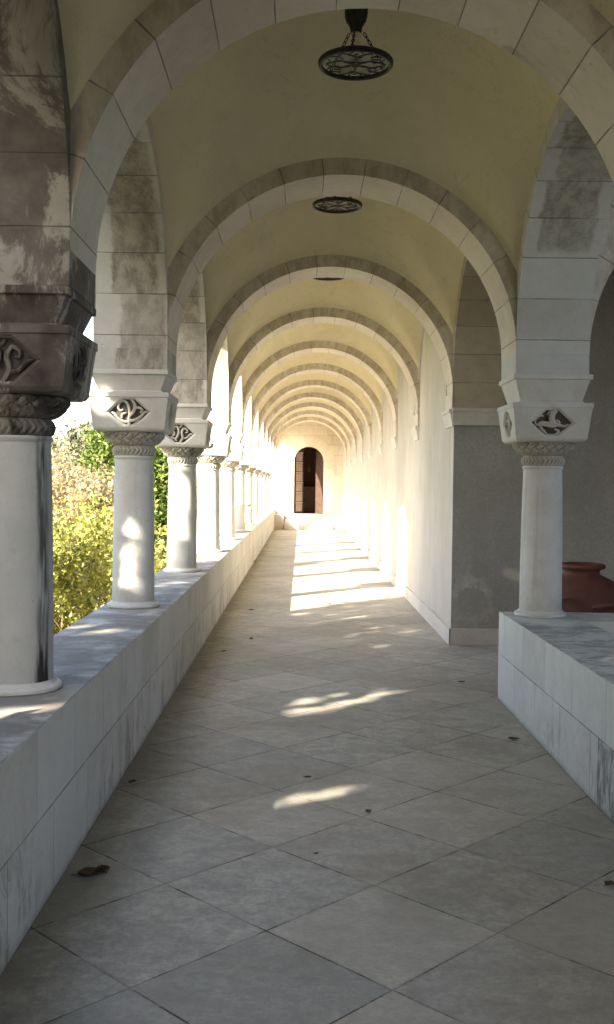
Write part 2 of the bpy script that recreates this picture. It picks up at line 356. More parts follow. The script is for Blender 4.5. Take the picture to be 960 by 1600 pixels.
h = k.ma('SUBTRACT', k.ma('ADD', k.ma('MULTIPLY', med, .5), k.ma('MULTIPLY', fine, .3)), k.ma('MULTIPLY', line, 1.3))
rough = k.ma('ADD', .52, k.ma('MULTIPLY', med, .25))
M['floor'] = k.done(col, rough, k.bump(h, .6, .005), .35)

def simple(name, c1, c2=None, rough=.6, sc=12, metal=0, spec=.4, bump=.2):
    k = NT(name); n = k.noise(k.obj, sc, 5, .6)
    return k.done(k.mix(k.ramp(n, .35, .65), c1, c2 or c1), rough, k.bump(n, bump, .004), spec, metal)
M['iron'] = simple('wrought_iron', (.012, .011, .01), (.03, .026, .022), .55, 30)
M['candle'] = simple('lamp_sleeve', (.75, .74, .68), None, .5)
k = NT('frosted_glass'); k.b.inputs['Alpha'].default_value = .35; M['frost'] = k.done((.35, .35, .36), .5)
M['wood'] = simple('dark_brown_wood', (.085, .054, .042), (.05, .033, .027), .45, 8)
M['woodpale'] = simple('sunlit_tone_wood', (.42, .33, .30), (.33, .25, .23), .55, 8)  # left leaf's panels: sunlight on them put into a paler wood colour
M['hall'] = simple('brown_hall_paint', (.26, .15, .11), (.20, .11, .085), .7)
M['rail'] = simple('pale_door_rail', (.62, .56, .50), (.5, .45, .4), .6)
M['brass'] = simple('brass', (.6, .42, .15), None, .3, metal=1)
k = NT('terracotta'); n1 = k.noise(k.obj, 3, 5, .6); n2 = k.noise(k.obj, 30, 5, .7)
col = k.mix(k.ramp(n1, .35, .6), (.15, .046, .028), (.095, .034, .023)); col = k.mix(k.ma('MULTIPLY', k.ramp(k.noise(k.obj, 2.2, 4), .5, .66), .6), col, (.07, .045, .04))
M['terra'] = k.done(k.mix(k.ma('MULTIPLY', n2, .25), col, (.16, .09, .06)), .75, k.bump(n2, .4, .004), .3)
M['grass'] = simple('grass_turf', (.06, .075, .02), (.10, .085, .03), .9, 3)
M['bark'] = simple('grey_brown_bark', (.24, .18, .13), (.13, .10, .075), .9, 14, bump=.6)
def leafmat(name, cols, trans=.4, rough=.55):
    k = NT(name); r = k.n('ValToRGB'); cr = r.color_ramp
    k.put(r.inputs[0], k.geo.outputs['Random Per Island'])
    while len(cr.elements) < len(cols): cr.elements.new(.5)
    for i, c in enumerate(cols): cr.elements[i].position = i/(len(cols)-1); cr.elements[i].color = (*c, 1)
    k.put(k.b.inputs['Base Color'], r.outputs[0]); k.b.inputs['Roughness'].default_value = rough
    k.b.inputs['Specular IOR Level'].default_value = .25
    tr = k.n('BsdfTranslucent'); k.put(tr.inputs[0], r.outputs[0]); mx = k.n('MixShader'); mx.inputs[0].default_value = trans
    k.t.links.new(k.b.outputs[0], mx.inputs[1]); k.t.links.new(tr.outputs[0], mx.inputs[2]); k.t.links.new(mx.outputs[0], k.out.inputs[0])
    return k.m
M['leaf_yellow'] = leafmat('autumn_yellow_leaf', [(.09, .11, .02), (.24, .26, .05), (.38, .37, .09), (.17, .21, .04), (.36, .32, .10), (.46, .45, .18)])
M['leaf_dry'] = leafmat('dry_pinkish_leaf', [(.24, .17, .10), (.38, .28, .18), (.24, .20, .10), (.44, .36, .24), (.30, .29, .12)])
M['leaf_conifer'] = leafmat('conifer_green', [(.045, .08, .015), (.085, .13, .022), (.14, .18, .04)], .25)
M['leaf_grey'] = leafmat('grey_green_needles', [(.08, .095, .055), (.12, .135, .08), (.16, .15, .09)], .2)
M['leaf_green'] = leafmat('dark_green_leaf', [(.03, .06, .012), (.05, .09, .015), (.09, .12, .02)], .3)
M['leaf_fallen'] = simple('dead_leaf_brown', (.10, .06, .03), (.06, .04, .02), .8, 40)

# ------------------------------------------------------------------ ground, floor
m = MB(); m.add([(-600,-600,-1.25),(600,-600,-1.25),(600,900,-1.25),(-600,900,-1.25)], [(0,1,2,3)])
tag(m.build('ground', M['grass']), kind='structure')
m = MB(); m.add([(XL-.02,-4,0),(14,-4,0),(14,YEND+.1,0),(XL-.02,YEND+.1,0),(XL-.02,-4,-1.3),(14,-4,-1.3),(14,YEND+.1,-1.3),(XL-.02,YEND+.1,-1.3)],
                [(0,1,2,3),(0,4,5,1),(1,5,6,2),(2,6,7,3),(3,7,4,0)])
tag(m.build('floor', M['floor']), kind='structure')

m = MB(); m.box(-7.5, XL-.52, 14.5, YEND+3, -1.2, -.55)  # unseen pale slab added to bounce warm sunlight up to the vaults
tag(m.build('bounce_terrace', M['step'], bevel=.01), kind='structure')
# ------------------------------------------------------------------ parapets
m = MB(); m.box(XL-.5, XL, -4, YEND, -1.3, TL)
o = m.build('parapet', M['parapet'], bevel=.006)
tag(o, 'long pale stone parapet carrying the row of columns on the left', 'parapet')
m = MB(); m.box(XR, XR+.52, -4, 7.6, 0, TR)
m.box(XR+.52, 5.3, 7.09, 7.6, 0, TR-.001)
o = m.build('parapet', M['parapet'], bevel=.006)
tag(o, 'short pale stone parapet on the right, turning the corner before the terracotta jar', 'parapet')

# ------------------------------------------------------------------ arch bodies
def arch_body(m, r, t0, t1, axis, zleg, ztop, ext0=0, ext1=0, n=48, r2=None):
    """solid above a semicircle (local centre 0,0); t = depth range; ext = extra width outside the opening"""
    def P(a, t, z): return (a, t, z) if axis == 'x' else (t, a, z)
    pts = [(-r, zleg)]+[(-r*math.cos(math.pi*i/n), r*math.sin(math.pi*i/n)) for i in range(n+1)]+[(r, zleg)]
    if r2: top = [(-r2, zleg)]+[(-r2*math.cos(math.pi*i/n), r2*math.sin(math.pi*i/n)) for i in range(n+1)]+[(r2, zleg)]
    else: top = [(a, ztop) for a, z in pts]
    vs = []
    for (a, z), (b, y) in zip(pts, top): vs += [P(a, t0, z), P(a, t1, z), P(b, t0, y), P(b, t1, y)]
    fs = []; q = len(pts)
    for i in range(q-1):
        a, b = i*4, i*4+4
        if abs(pts[i][0]-pts[i+1][0]) < 1e-7 and not r2: continue
        fs += [(a, b, b+2, a+2), (a+1, a+3, b+3, b+1), (a, a+1, b+1, b), (a+2, b+2, b+3, a+3)]
    m.add(vs, fs)
    if ext0: c = [P(-r-ext0, t0, zleg), P(-r, t1, ztop)]; m.box(*[w for i in range(3) for w in (min(c[0][i], c[1][i]), max(c[0][i], c[1][i]))])
    if ext1: c = [P(r, t0, zleg), P(r+ext1, t1, ztop)]; m.box(*[w for i in range(3) for w in (min(c[0][i], c[1][i]), max(c[0][i], c[1][i]))])

NUM = ['nearest', 'second', 'third', 'fourth', 'fifth', 'sixth', 'seventh', 'eighth', 'ninth', 'tenth', 'eleventh', 'twelfth']
# transverse arches
for n in range(-3, 10):
    on_wall = n >= 1
    lab = {-1: 'stone cross arch nearest the camera, cropped by the top edge, above the grimy column',
           0: 'stone cross arch just behind the first hanging lamp, landing on the right-hand column',
           1: 'stone cross arch behind the second hanging lamp, landing where the right wall begins'}.get(
           n, 'thin stone cross arch, %s one of those landing on corbels of the plain right wall' % NUM[n-2] if n > 1 else 'stone cross arch over the gallery behind the viewpoint, %s' % ('just behind' if n == -2 else 'farther back'))
    r = empty('stone_arch', (CX, Y0(n), ZC), lab, 'arch', 'arches crossing the gallery')
    m = MB(); arch_body(m, RA, 0, WT, 'x', -.17 if on_wall else 0, ZTOP-ZC-.01, 0, .03 if on_wall else 0)
    m.build('arch_ring', M['arch'], r, smooth=25)
    if on_wall:
        m = MB(); x1 = RA+.021
        z = [-.17, -.205, -.207, -.345]; pr = [.035, .035, .025, -.003]
        m.rings([[(RA-p, -.02+(.035-p)*.6, q), (x1, -.02+(.035-p)*.6, q), (x1, WT+.02-(.035-p)*.6, q), (RA-p, WT+.02-(.035-p)*.6, q)] for p, q in zip(pr, z)])
        m.build('corbel', M['white'], r, bevel=.003)

# longitudinal arcades: piers and arches
def arcade(x0, x1, ns, bays, label, am):
    root = empty('arcade_wall', ((x0+x1)/2, Y0(ns[0]), 0), label, 'arcade wall')
    for n in ns:
        m = MB(); m.box(x0-(x0+x1)/2, x1-(x0+x1)/2, 0, WT, ZS, ZTOP)
        p = m.build('pier', M['pier_dirty'] if (n == -1 and x0 < 0) else M['pier' if x0 < 0 else 'pier_pale'], root, (0, Y0(n)-Y0(ns[0]), 0), bevel=.004)
    rr = (PY-WT)/2
    for b in bays:
        m = MB(); arch_body(m, rr, x0-(x0+x1)/2, x1-(x0+x1)/2, 'y', 0, ZTOP-ZC)
        m.build('arch', M['arcade_dirty'] if (b == -2 and x0 < 0) else M['arcade_brown' if (b == 0 and x0 > 0) else am], root, (0, Y0(b)+WT+rr-Y0(ns[0]), ZC), smooth=25)
arcade(XL-WT, XL, list(range(-3, 10)), list(range(-3, 10)), 'left arcade wall of round stone arches open to the garden', 'arcade')
arcade(XR, XR+WT, list(range(-3, 1)), list(range(-3, 1)), 'right arcade wall of round stone arches over the short parapet', 'arcade_right')

# porch arch springing to the right of the right-hand column
m = MB(); arch_body(m, 1.22, 0, WT, 'x', ZS-ZC, ZTOP-ZC-.02, 0, .6)
tag(m.build('porch_arch', M['arch'], None, (XR+WT+1.22, Y0(0), ZC), smooth=25), 'stone arch springing rightwards from the right-hand column, cut by the photo edge', 'arch')

# ------------------------------------------------------------------ ceiling: domed cross vaults
m = MB(); N = 28
def vz(dx, dy, bx, by):
    f = lambda d: math.sqrt(max(RO*RO-d*d, 0))
    u = min(1, abs(dx)/bx); v = min(1, abs(dy)/by)
    p_, q_ = f(dx), f(dy)
    return ZC+(p_+q_+math.sqrt((p_-q_)**2+.20**2*(1-u**4)*(1-v**4)))/2+.56*(1-u*u)*(1-v*v)
for b in range(-3, 10):
    yc = Y0(b)+WT+(PY-WT)/2; by = (PY-WT)/2+.004; bx = RA+.022
    for w in range(4):
        grid = []
        for i in range(N+1):
            t = i/N
            row = []
            for j in range(N+1):
                s_ = (j/N*2-1)*t
                a, c = s_, t
                if w == 0: dx, dy = a*bx, c*by
                elif w == 1: dx, dy = a*bx, -c*by
                elif w == 2: dx, dy = c*bx, a*by
                else: dx, dy = -c*bx, a*by
                row.append((CX+dx, yc+dy, vz(dx, dy, bx, by)))
            grid.append(row)
        vs = [p for r_ in grid for p in r_]; fs = []
        for i in range(N):
            for j in range(N):
                q = (i*(N+1)+j, i*(N+1)+j+1, (i+1)*(N+1)+j+1, (i+1)*(N+1)+j)
                if i == 0: q = (q[0], q[2], q[3])
                fs.append(q)
        m.add(vs, fs)
ceil = tag(m.build('ceiling', M['vault'], fix=False), kind='structure')
import bmesh
bm = bmesh.new(); bm.from_mesh(ceil.data); bmesh.ops.remove_doubles(bm, verts=bm.verts, dist=.0005); bmesh.ops.recalc_face_normals(bm, faces=bm.faces); bm.to_mesh(ceil.data); bm.free()
ceil.data.shade_smooth(); ceil.data.set_sharp_from_angle(angle=R(35))
m = MB(); m.box(XL-WT-.22, XR+WT+.15, -4.2, YEND+2, ZTOP, ZTOP+.25)
m.box(XR+WT+.16, 5.6, -4.2, 10.6, ZTOP, ZTOP+.25)  # porch roof, extended unseen past the camera to cut sky light
tag(m.build('roof', M['roof']), 'flat roof slab over the vaulted gallery and porch, extended unseen to cut sky light', 'roof')

# ------------------------------------------------------------------ right-hand walls
w = empty('plaster_wall', (XR+.02, Y0(1)+.02, 0), 'long pale plastered wall down the right side with sun patches', 'wall')
X1 = XR+.02; YW = Y0(1)+.02
m = MB(); m.add([(0,0,0),(0,YEND-YW,0),(0,YEND-YW,ZTOP),(0,0,ZTOP),(.3,0.001,0),(.3,YEND-YW,0),(.3,YEND-YW,ZTOP),(.3,0.001,ZTOP)], [(0,1,2,3),(4,5,6,7),(3,2,6,7),(0,3,7,4)])
m.build('wall_face', M['wall'], w)
m = MB(); m.box(-.022, .0-.001, -.022, YEND-YW, 0, .17); m.build('skirting', M['skirt'], w, bevel=.004)
for b in range(1, 10):
    m = MB(); arch_body(m, RO-.035, -.03, .0, 'y', .02, 0, r2=RO+.01)
    m.build('wall_rib', M['white'], w, (0, Y0(b)+WT+(PY-WT)/2-YW, ZC), smooth=25)
w = empty('rough_wall', (XR+.4, YW, 0), 'grey-brown roughcast wall facing the camera behind the right-hand column', 'wall')
m = MB(); m.box(-.376, 3.4, 0, .28, 0, ZTOP); m.build('wall_face', M['rough'], w)
m = MB(); m.box(-.398, 3.4, -.022, -.001, 0, .17); m.build('skirting', M['skirt'], w, bevel=.004)
m = MB(); zz = [2.385, 2.35, 2.348, 2.215]; pr = [.06, .06, .045, .012]
m.rings([[(-.40, -.02-p, q), (.14, -.02-p, q), (.14, 0, q), (-.40, 0, q)] for p, q in zip(pr, zz)])
m.build('impost', M['skirt'], w, bevel=.003)
m = MB(); m.box(-.40, .125, -.02, -.001, 2.386, 2.549); m.build('springer', M['arcade_brown'], w)
m = MB(); m.box(0, .3, 0, YW-Y0(0), 0, ZTOP)
tag(m.build('porch_wall', M['rough'], None, (XR+WT+3.1, Y0(0), 0)), 'side wall of the porch beyond the right edge', 'wall')

m = MB(); m.box(XL-.7, 5.4, -4.5, -4.2, -.1, ZTOP)  # unseen end wall added to stop light coming from behind the camera
tag(m.build('added_back_wall', M['wall']), 'plain unseen wall added behind the viewpoint to darken the near bays', 'wall')
m = MB(); m.box(7.1, 7.4, -6, 12, -.1, 3.7)  # unseen wall added to block sun and sky from the court side
tag(m.build('added_court_wall', M['rough'], None), 'unseen wall added on the right to cut light into the near bays', 'wall')
# ------------------------------------------------------------------ end wall, door, steps
DX, DR, DZ = .266, .54, .535; DS = 3.0-DR   # door centre, half width, sill, springing
e = empty('end_wall', (DX, YEND, 0), 'pale ashlar wall closing the far end around the arched door', 'wall')
m = MB(); rr = .60
arch_body(m, rr, 0, .5, 'x', DZ-DS-.6, ZTOP-DS, 1.3, 1.3, n=32)
m.build('masonry', M['wallstone'], e, (0, 0, DS))
m = MB(); arch_body(m, DR, -.012, .35, 'x', DZ-DS, 0, n=32, r2=.92)
o = m.build('door_surround', M['surround'], e, (0, 0, DS), smooth=25)
st = empty('stone_steps', (DX, YEND, 0), 'worn pale stone steps rising to the arched door', 'steps')
m = MB()
for i in range(3): m.box(-.86-.0*i, .86, -1.25+.3*i, -.02, .178*i-(.0 if i == 0 else .0), .178*(i+1))
m.build('tread', M['step'], st, bevel=.008)
m = MB(); m.box(-1.24, -.88, -1.0, -.02, 0, DZ-.004); m.build('cheek_block', M['step'], st, bevel=.008)
m = MB(); m.box(.88, 1.24, -1.0, -.02, 0, DZ-.004); m.build('cheek_block', M['step'], st, bevel=.008)
dr = empty('arched_door', (DX, YEND, DZ), 'dark wooden double door with round head, standing ajar at the far end', 'door')
def leaf_profile(w0, side):     # half of the round-headed door, w from 0 (hinge) to .50 (meeting edge)
    pts = []
    for i in range(13):
        a = i/12*.52; zz = (DS-DZ)+math.sqrt(max(0, .52**2-(.52-a)**2)); pts.append((a, zz))
    return pts
def leaf(side, ang, frame_mat, panel_mat, rail):
    m = MB(); pts = leaf_profile(.5, side); vs = []
    for a, z in pts: vs += [(a, -.025, 0), (a, .025, 0), (a, -.025, z), (a, .025, z)]
    fs = []
    for i in range(len(pts)-1):
        a, b = 4*i, 4*i+4; fs += [(a, b, b+2, a+2), (a+1, a+3, b+3, b+1), (a+2, b+2, b+3, a+3)]
    fs += [(0, 2, 3, 1), (len(vs)-4, len(vs)-3, len(vs)-1, len(vs)-2)]
    m.add(vs, fs); o = m.build('door_leaf', frame_mat, dr)
    o.location = (-side*.53, .16, 0); o.rotation_euler = (0, 0, ang if side > 0 else math.pi-ang)
    y = -.03*side if side > 0 else .03
    for i in range(6):
        z0 = .08+i*.37
        m = MB(); m.box(.08, .44, min(0, y*1.0)-.001 if y < 0 else .0, 0.001 if y < 0 else y, z0, z0+.28); q = m.build('panel', panel_mat, o, bevel=.004)
        m = MB(); m.box(.07, .46, min(0, y*1.2), max(0, y*1.2), z0+.30, z0+.335); q = m.build('rail', rail, o)
leaf(1, R(52), M['wood'], M['woodpale'], M['rail'])
leaf(-1, R(62), M['wood'], M['wood'], M['wood'])
m = MB(); arch_body(m, .525, .10, .22, 'x', DZ-DS, 0, n=32, r2=.56); m.build('door_frame', M['wood'], dr, (0, 0, DS-DZ), smooth=25)
hall = empty('dark_hall', (DX, YEND+.5, DZ), 'dim brown room seen through the half-open door', 'room')
m = MB(); m.add([(-1.5,0,0),(1.5,0,0),(1.5,3,0),(-1.5,3,0),(-1.5,0,3.2),(1.5,0,3.2),(1.5,3,3.2),(-1.5,3,3.2)], [(0,1,2,3),(2,3,7,6),(0,3,7,4),(1,2,6,5),(4,5,6,7)])
m.build('room_shell', M['hall'], hall, fix=False)
m = MB(); m.box(-.35, .35, 2.3, 2.9, 0, 1.0); m.build('cabinet', M['woodpale'], hall, bevel=.01)
m = MB(); m.lathe([(.0, 1.55), (.05, 1.58), (.07, 1.68), (.04, 1.78), (.0, 1.8)], 16, (.02, 1.6), False); m.tube([(.02, 1.6, 1.8), (.02, 1.6, 3.2)], .006)
m.build('pendant', M['brass'], hall)

# ------------------------------------------------------------------ columns
def weave_ring(z0, z1, rfun, n, mz, mode):
    rs = []
    for i in range(mz+1):
        t = i/mz; ring = []
        for j in range(n):
            a = j/n*2*math.pi; r = rfun(t)
            if mode == 'chevron':
                ph = (j/n*30 + abs(t-.5)*1.5) % 1; d = .016*(abs(ph-.5)*2)**.7*math.sin(math.pi*t)**.5
            else:
                q = j/n*18; s1 = (q+t*1.6) % 1; s2 = (q-t*1.6) % 1
                chk = (math.floor(q+t*1.6)+math.floor(q-t*1.6)) % 2
                s = s1 if chk else s2
                d = .026*(1-abs(s-.5)*2)**.6*(math.sin(math.pi*min(1, max(0, t)))**.3)
                d += .004*math.sin(s*6.28*3)*(1-abs(s-.5)*2)
            ring.append(((r+d)*math.cos(a), (r+d)*math.sin(a), z0+(z1-z0)*t))
        rs.append(ring)
    m = MB(); m.rings(rs); return m
def cat(pts, n=7):
    P = [np.array(p, float) for p in pts]; P = [P[0]*2-P[1]]+P+[P[-1]*2-P[-2]]; out = []
    for i in range(1, len(P)-2):
        for t in np.linspace(0, 1, n, endpoint=False):
            a, b, c, d = P[i-1:i+3]
            out.append(.5*((2*b)+(-a+c)*t+(2*a-5*b+4*c-d)*t*t+(-a+3*b-3*c+d)*t**3))
    out.append(P[-2]); return out
MOTIF = {   # each stroke: (u, v, radius)
 'leaves': [[(0,-.095,.012),(.0,-.05,.011),(.005,0,.010),(-.005,.05,.010),(-.03,.078,.010),(-.06,.07,.009),(-.075,.035,.009),(-.06,.01,.008),(-.04,.02,.007)],
            [(.0,-.07,.011),(-.04,-.065,.011),(-.075,-.045,.010),(-.105,-.01,.009),(-.13,.0,.006)],
            [(.0,-.03,.009),(.03,.0,.012),(.045,.04,.013),(.03,.075,.010),(.01,.09,.007)],
            [(.005,-.06,.010),(.045,-.055,.012),(.085,-.03,.011),(.11,.0,.010),(.135,.0,.006)],
            [(.045,.03,.009),(.075,.03,.012),(.095,.015,.010),(.08,-.005,.007)],
            [(-.05,-.04,.008),(-.045,-.015,.010),(-.02,-.005,.007)],[(.03,-.09,.008),(.055,-.075,.010),(.075,-.055,.006)],[(-.03,-.09,.008),(-.055,-.078,.010),(-.075,-.06,.006)]],
 'beast': [[(-.12,-.005,.007),(-.10,-.015,.011),(-.07,-.005,.018),(-.035,-.01,.022),(.0,-.015,.024),(.03,-.01,.022)],
           [(.01,-.01,.026),(-.005,.025,.025),(-.002,.055,.022),(.012,.075,.018),(.03,.08,.013)],
           [(.0,.08,.011),(-.022,.07,.009),(-.03,.052,.005)],
           [(.03,-.012,.016),(.06,-.02,.012),(.09,-.025,.010),(.12,-.012,.007)],
           [(-.08,-.01,.013),(-.075,-.04,.013),(-.055,-.06,.012),(-.03,-.09,.009)],
           [(-.055,-.07,.008),(-.02,-.088,.010),(.03,-.085,.012),(.05,-.06,.011),(.02,-.045,.009)],
           [(-.12,-.0,.007),(-.11,.03,.008),(-.08,.05,.008),(-.06,.045,.006)],[(.03,.02,.010),(.05,.0,.013),(.04,-.02,.009)]],
 'curls': [[(-.12,.0,.007),(-.09,.03,.010),(-.06,.02,.010),(-.055,-.01,.009),(-.075,-.02,.008)],
           [(-.05,-.06,.009),(-.02,-.02,.012),(-.01,.03,.012),(-.03,.07,.010),(-.055,.06,.008),(-.05,.04,.007)],
           [(.0,-.09,.009),(.03,-.04,.012),(.02,.01,.012),(.04,.05,.011),(.07,.04,.010),(.075,.015,.008),(.055,.01,.007)],
           [(.03,-.05,.009),(.07,-.04,.011),(.10,-.01,.010),(.13,.0,.006)],[(-.03,-.07,.009),(-.06,-.05,.010),(-.09,-.03,.009)],[(.0,.06,.008),(.02,.085,.009)]]}
# heights for the left columns (base at TL); the right-hand one sits a little lower with a taller impost
def make_column(mats, motif='leaves', zb=TL, dz=0.0, label=''):
    root = empty('stone_column', (0, 0, zb), label, 'column')
    Z = lambda z: z+dz-zb
    m = MB(); m.lathe([(.183, 0), (.190, .006), (.190, .02), (.183, .028), (.168, .032), (.160, .045)], 56); m.build('base', mats[0], root, smooth=30)
    m = MB(); m.lathe([(.1535, .040), (.153, .1), (.151, .4), (.147, .75), (.141, 1.0), (.1385, Z(1.765)), (.1385, Z(1.770)), (.145, Z(1.778)), (.147, Z(1.788)), (.143, Z(1.797))], 56)
    m.build('shaft', mats[1], root, smooth=30)
    cp = weave_ring(Z(1.797), Z(1.872), lambda t: .137+.006*math.sin(math.pi*t), 240, 12, 'chevron').build('chevron_band', mats[2], root, smooth=50)
    wv = weave_ring(Z(1.872), Z(1.968), lambda t: .137+.068*(1-(1-t)**1.6)**.9, 252, 18, 'weave').build('woven_band', mats[2], root, smooth=50)
    # abacus with sunk panels
    prof = [(2.240, .285), (2.207, .285), (2.204, .279), (1.992, .253), (1.975, .244), (1.966, .225)]
    m = MB(); sq = lambda h, z: [(-h, -h, Z(z)), (h, -h, Z(z)), (h, h, Z(z)), (-h, h, Z(z))]
    m.rings([sq(h, z) for z, h in prof[:3]], cap=False); m.rings([sq(h, z) for z, h in prof[3:]], cap=False)
    m.add(sq(.285, 2.24), [(0, 1, 2, 3)]); m.add(sq(.225, 1.966), [(3, 2, 1, 0)])
    panels = []
    zt, ht, zq, hb = Z(2.204), .279, Z(1.992), .253
    for q in range(4):
        car = MB(); panels.append(car)
        rot = Matrix.Rotation(q*math.pi/2, 3, 'Z')
        nrm = Vector((0, -(zt-zq), -(ht-hb))).normalized()
        cz = (zt+zq)/2; ch = (ht+hb)/2; vdir = Vector((0, -(ht-hb), zt-zq)).normalized()
        def PP(u, v, d=0): return tuple(rot @ (Vector((u, -ch, cz))+vdir*v-nrm*d))
        L = ((zt-zq)**2+(ht-hb)**2)**.5/2
        TLc, TRc, BRc, BLc = PP(-ht, L), PP(ht, L), PP(hb, -L), PP(-hb, -L)
        hx = lambda k_: [(-.165*k_, .0), (-.05*k_, .102*k_), (.05*k_, .102*k_), (.165*k_, .0), (.05*k_, -.102*k_), (-.05*k_, -.102*k_)]
        o_ = [PP(u, v) for u, v in hx(1)]; i_ = [PP(u, v, .008) for u, v in hx(.93)]; j_ = [PP(u, v, .010) for u, v in hx(.88)]; d_ = [PP(u, v, .036) for u, v in hx(.86)]
        m.add([TLc, TRc, BRc, BLc]+o_, [(0, 5, 6, 1), (1, 6, 7), (1, 7, 2), (2, 7, 8), (2, 8, 9, 3), (3, 9, 4), (3, 4, 0), (0, 4, 5)])
        m.add(o_+i_+j_+d_, [f for l in range(3) for f in [(l*6+a, l*6+(a+1) % 6, (l+1)*6+(a+1) % 6, (l+1)*6+a) for a in range(6)]])
        car.add([PP(u, v, .0355) for u, v in hx(.87)], [tuple(range(6))])
        mot = MOTIF[motif if q % 2 == 0 else ('curls' if motif != 'curls' else 'leaves')]
        for stt in mot:
            pp = cat(stt, 6); pts = [PP(a, b, .036-min(.028, c*1.3)) for a, b, c in pp]
            car.tube(pts, [max(.003, c*.95) for a, b, c in pp], 6)
    ab = m.build('abacus', mats[3], root)
    for car in panels:
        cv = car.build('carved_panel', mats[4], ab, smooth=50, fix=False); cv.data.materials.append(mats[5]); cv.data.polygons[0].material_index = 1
    # impost
    z0 = Z(2.250); zt_ = ZS-zb; a = Z(2.24)
    m = MB(); m.rings([sq(.235, 0) and [(-h, -h, z), (h, -h, z), (h, h, z), (-h, h, z)] for h, z in [(.232, a), (.232, a+.012), (.220, a+.014), (.264, zt_-.036), (.279, zt_-.033), (.279, zt_)]])
    m.build('impost', mats[3], root, bevel=.003)
    return root
clean = [M['white'], M['shaft'], M['carve'], M['white'], M['figure'], M['recess']]
dirty = [M['cap_dirty'], M['shaft_dirty'], M['cap_grime'], M['cap_dirty'], M['cap_grime'], M['recess']]
dirty[0] = M['white']
yc = lambda k_: 7.40+PY*k_
protos = [make_column(clean, 'leaves'), make_column(clean, 'curls')]
cl = {0: 'white stone column second along the left parapet, sun-dappled shaft and leaf-carved capital',
      1: 'white stone column third along the left parapet, two sun spots on its shaft'}
for k_ in range(0, 10):
    c = protos[k_] if k_ < 2 else copy_tree(protos[k_ % 2])
    c.location = (-1.225, yc(k_), TL)
    tag(c, cl.get(k_, 'sunlit white stone column, %s from the camera along the left parapet' % NUM[k_+1]), 'column', 'columns on the left parapet')
c = make_column(dirty, 'curls'); c.location = (-1.235, yc(-1), TL)
tag(c, 'nearest left stone column with black streaks and sooty carved capital, cut by the photo edge', 'column', 'columns on the left parapet')
for k_ in (-2, -3):
    c = copy_tree(protos[0]); c.location = (-1.225, yc(k_), TL); tag(c, 'stone column on the left parapet, %s the viewpoint' % ('beside' if k_ == -2 else 'well behind'), 'column', 'columns on the left parapet')
c = make_column(clean, 'beast', TR, -.04); c.location = (1.77, yc(0), TR)
tag(c, 'white stone column on the right parapet, its capital carved with a beaked beast', 'column', 'columns on the right parapet')
for k_ in (-1, -2, -3):
    d = copy_tree(c); d.location = (1.77, yc(k_), TR); tag(d, 'stone column on the right parapet, %s' % {-1: 'out of view ahead of the camera', -2: 'level with the camera', -3: 'well behind the camera'}[k_], 'column', 'columns on the right parapet')

# ------------------------------------------------------------------ hanging lamps
def make_lamp():
    root = empty('hanging_lamp', (0, 0, 4.06), 'lamp', 'lamp'); zc = ZC+RO+.56-4.06
    m = MB(); m.rings([[((.072+.012*abs(math.sin(4*2*math.pi*j/64)))*s*math.cos(2*math.pi*j/64), (.072+.012*abs(math.sin(4*2*math.pi*j/64)))*s*math.sin(2*math.pi*j/64), z) for j in range(64)]
        for s, z in [(.5, zc), (.6, zc-.03), (.8, zc-.05), (.84, zc-.08), (.84, zc-.11), (.74, zc-.14), (.5, zc-.17), (.42, zc-.19), (.4, zc-.215)]])
    m.build('ceiling_rose', M['iron'], root, smooth=50)
    zr = zc-.205
    for q in range(3):
        a = R(20+120*q); p0 = Vector((.05*math.cos(a), .05*math.sin(a), zr)); p1 = Vector((.185*math.cos(a), .185*math.sin(a), .012))
        m = MB(); L = (p1-p0).length; nl = 9; t = (p1-p0).normalized(); s = t.cross(Vector((0, 0, 1))).normalized(); w_ = s.cross(t)
        for i in range(nl):
            cpt = p0+(p1-p0)*((i+.5)/nl); sd = s if i % 2 else w_; h = L/nl*.62
            ring = [cpt+t*h*math.cos(b)+sd*.009*math.sin(b) for b in [2*math.pi*x/14 for x in range(15)]]
            m.tube(ring, .0028, 5, False)
        m.build('chain', M['iron'], root, smooth=50)
    m = MB(); m.torus((0, 0, 0), .205, .013, 64, 8); m.torus((0, 0, .012), .213, .007, 64, 6); rim = m.build('rim', M['iron'], root, smooth=50)
    m = MB()
    for q in range(6):     # scrolled grille
        a = 2*math.pi*q/6; cs, sn = math.cos(a), math.sin(a)
        def T2(pts): return [(x*cs-y*sn, x*sn+y*cs, 0) for x, y in pts]
        m.tube(T2([(x, y) for x, y in cat([(.0, .0), (.05, .035), (.10, .045), (.15, .02), (.17, .0), (.15, -.02), (.10, -.045), (.05, -.035), (0, 0)])]), .0042, 5)
        a2 = a+math.pi/6; cs, sn = math.cos(a2), math.sin(a2)
        m.tube(T2(cat([(.2, .0), (.15, .035), (.105, .03), (.10, .0), (.125, -.012), (.14, .005)])), .004, 5)
        m.tube(T2(cat([(.2, .0), (.15, -.04), (.12, -.045)])), .004, 5)
    m.torus((0, 0, 0), .03, .005, 24, 6)
    m.build('grille', M['iron'], rim, smooth=50)
    m = MB(); m.lathe([(.19, .016), (.19, .019)], 48); m.build('glass_plate', M['frost'], rim)
    m = MB(); m.lathe([(.038, .02), (.036, .03), (.026, .195), (.022, .20)], 20); m.build('lamp_sleeve', M['candle'], root, smooth=40)
    m = MB(); m.tube([(0, 0, .13), (0, 0, zr)], .004, 5); m.build('cord', M['iron'], root)
    return root
L0 = make_lamp()
lamps = {-1: 'round black iron lamp on three chains, nearest, fully visible at the top', 0: 'second black iron lamp, only its scrolled disc showing below the arch'}
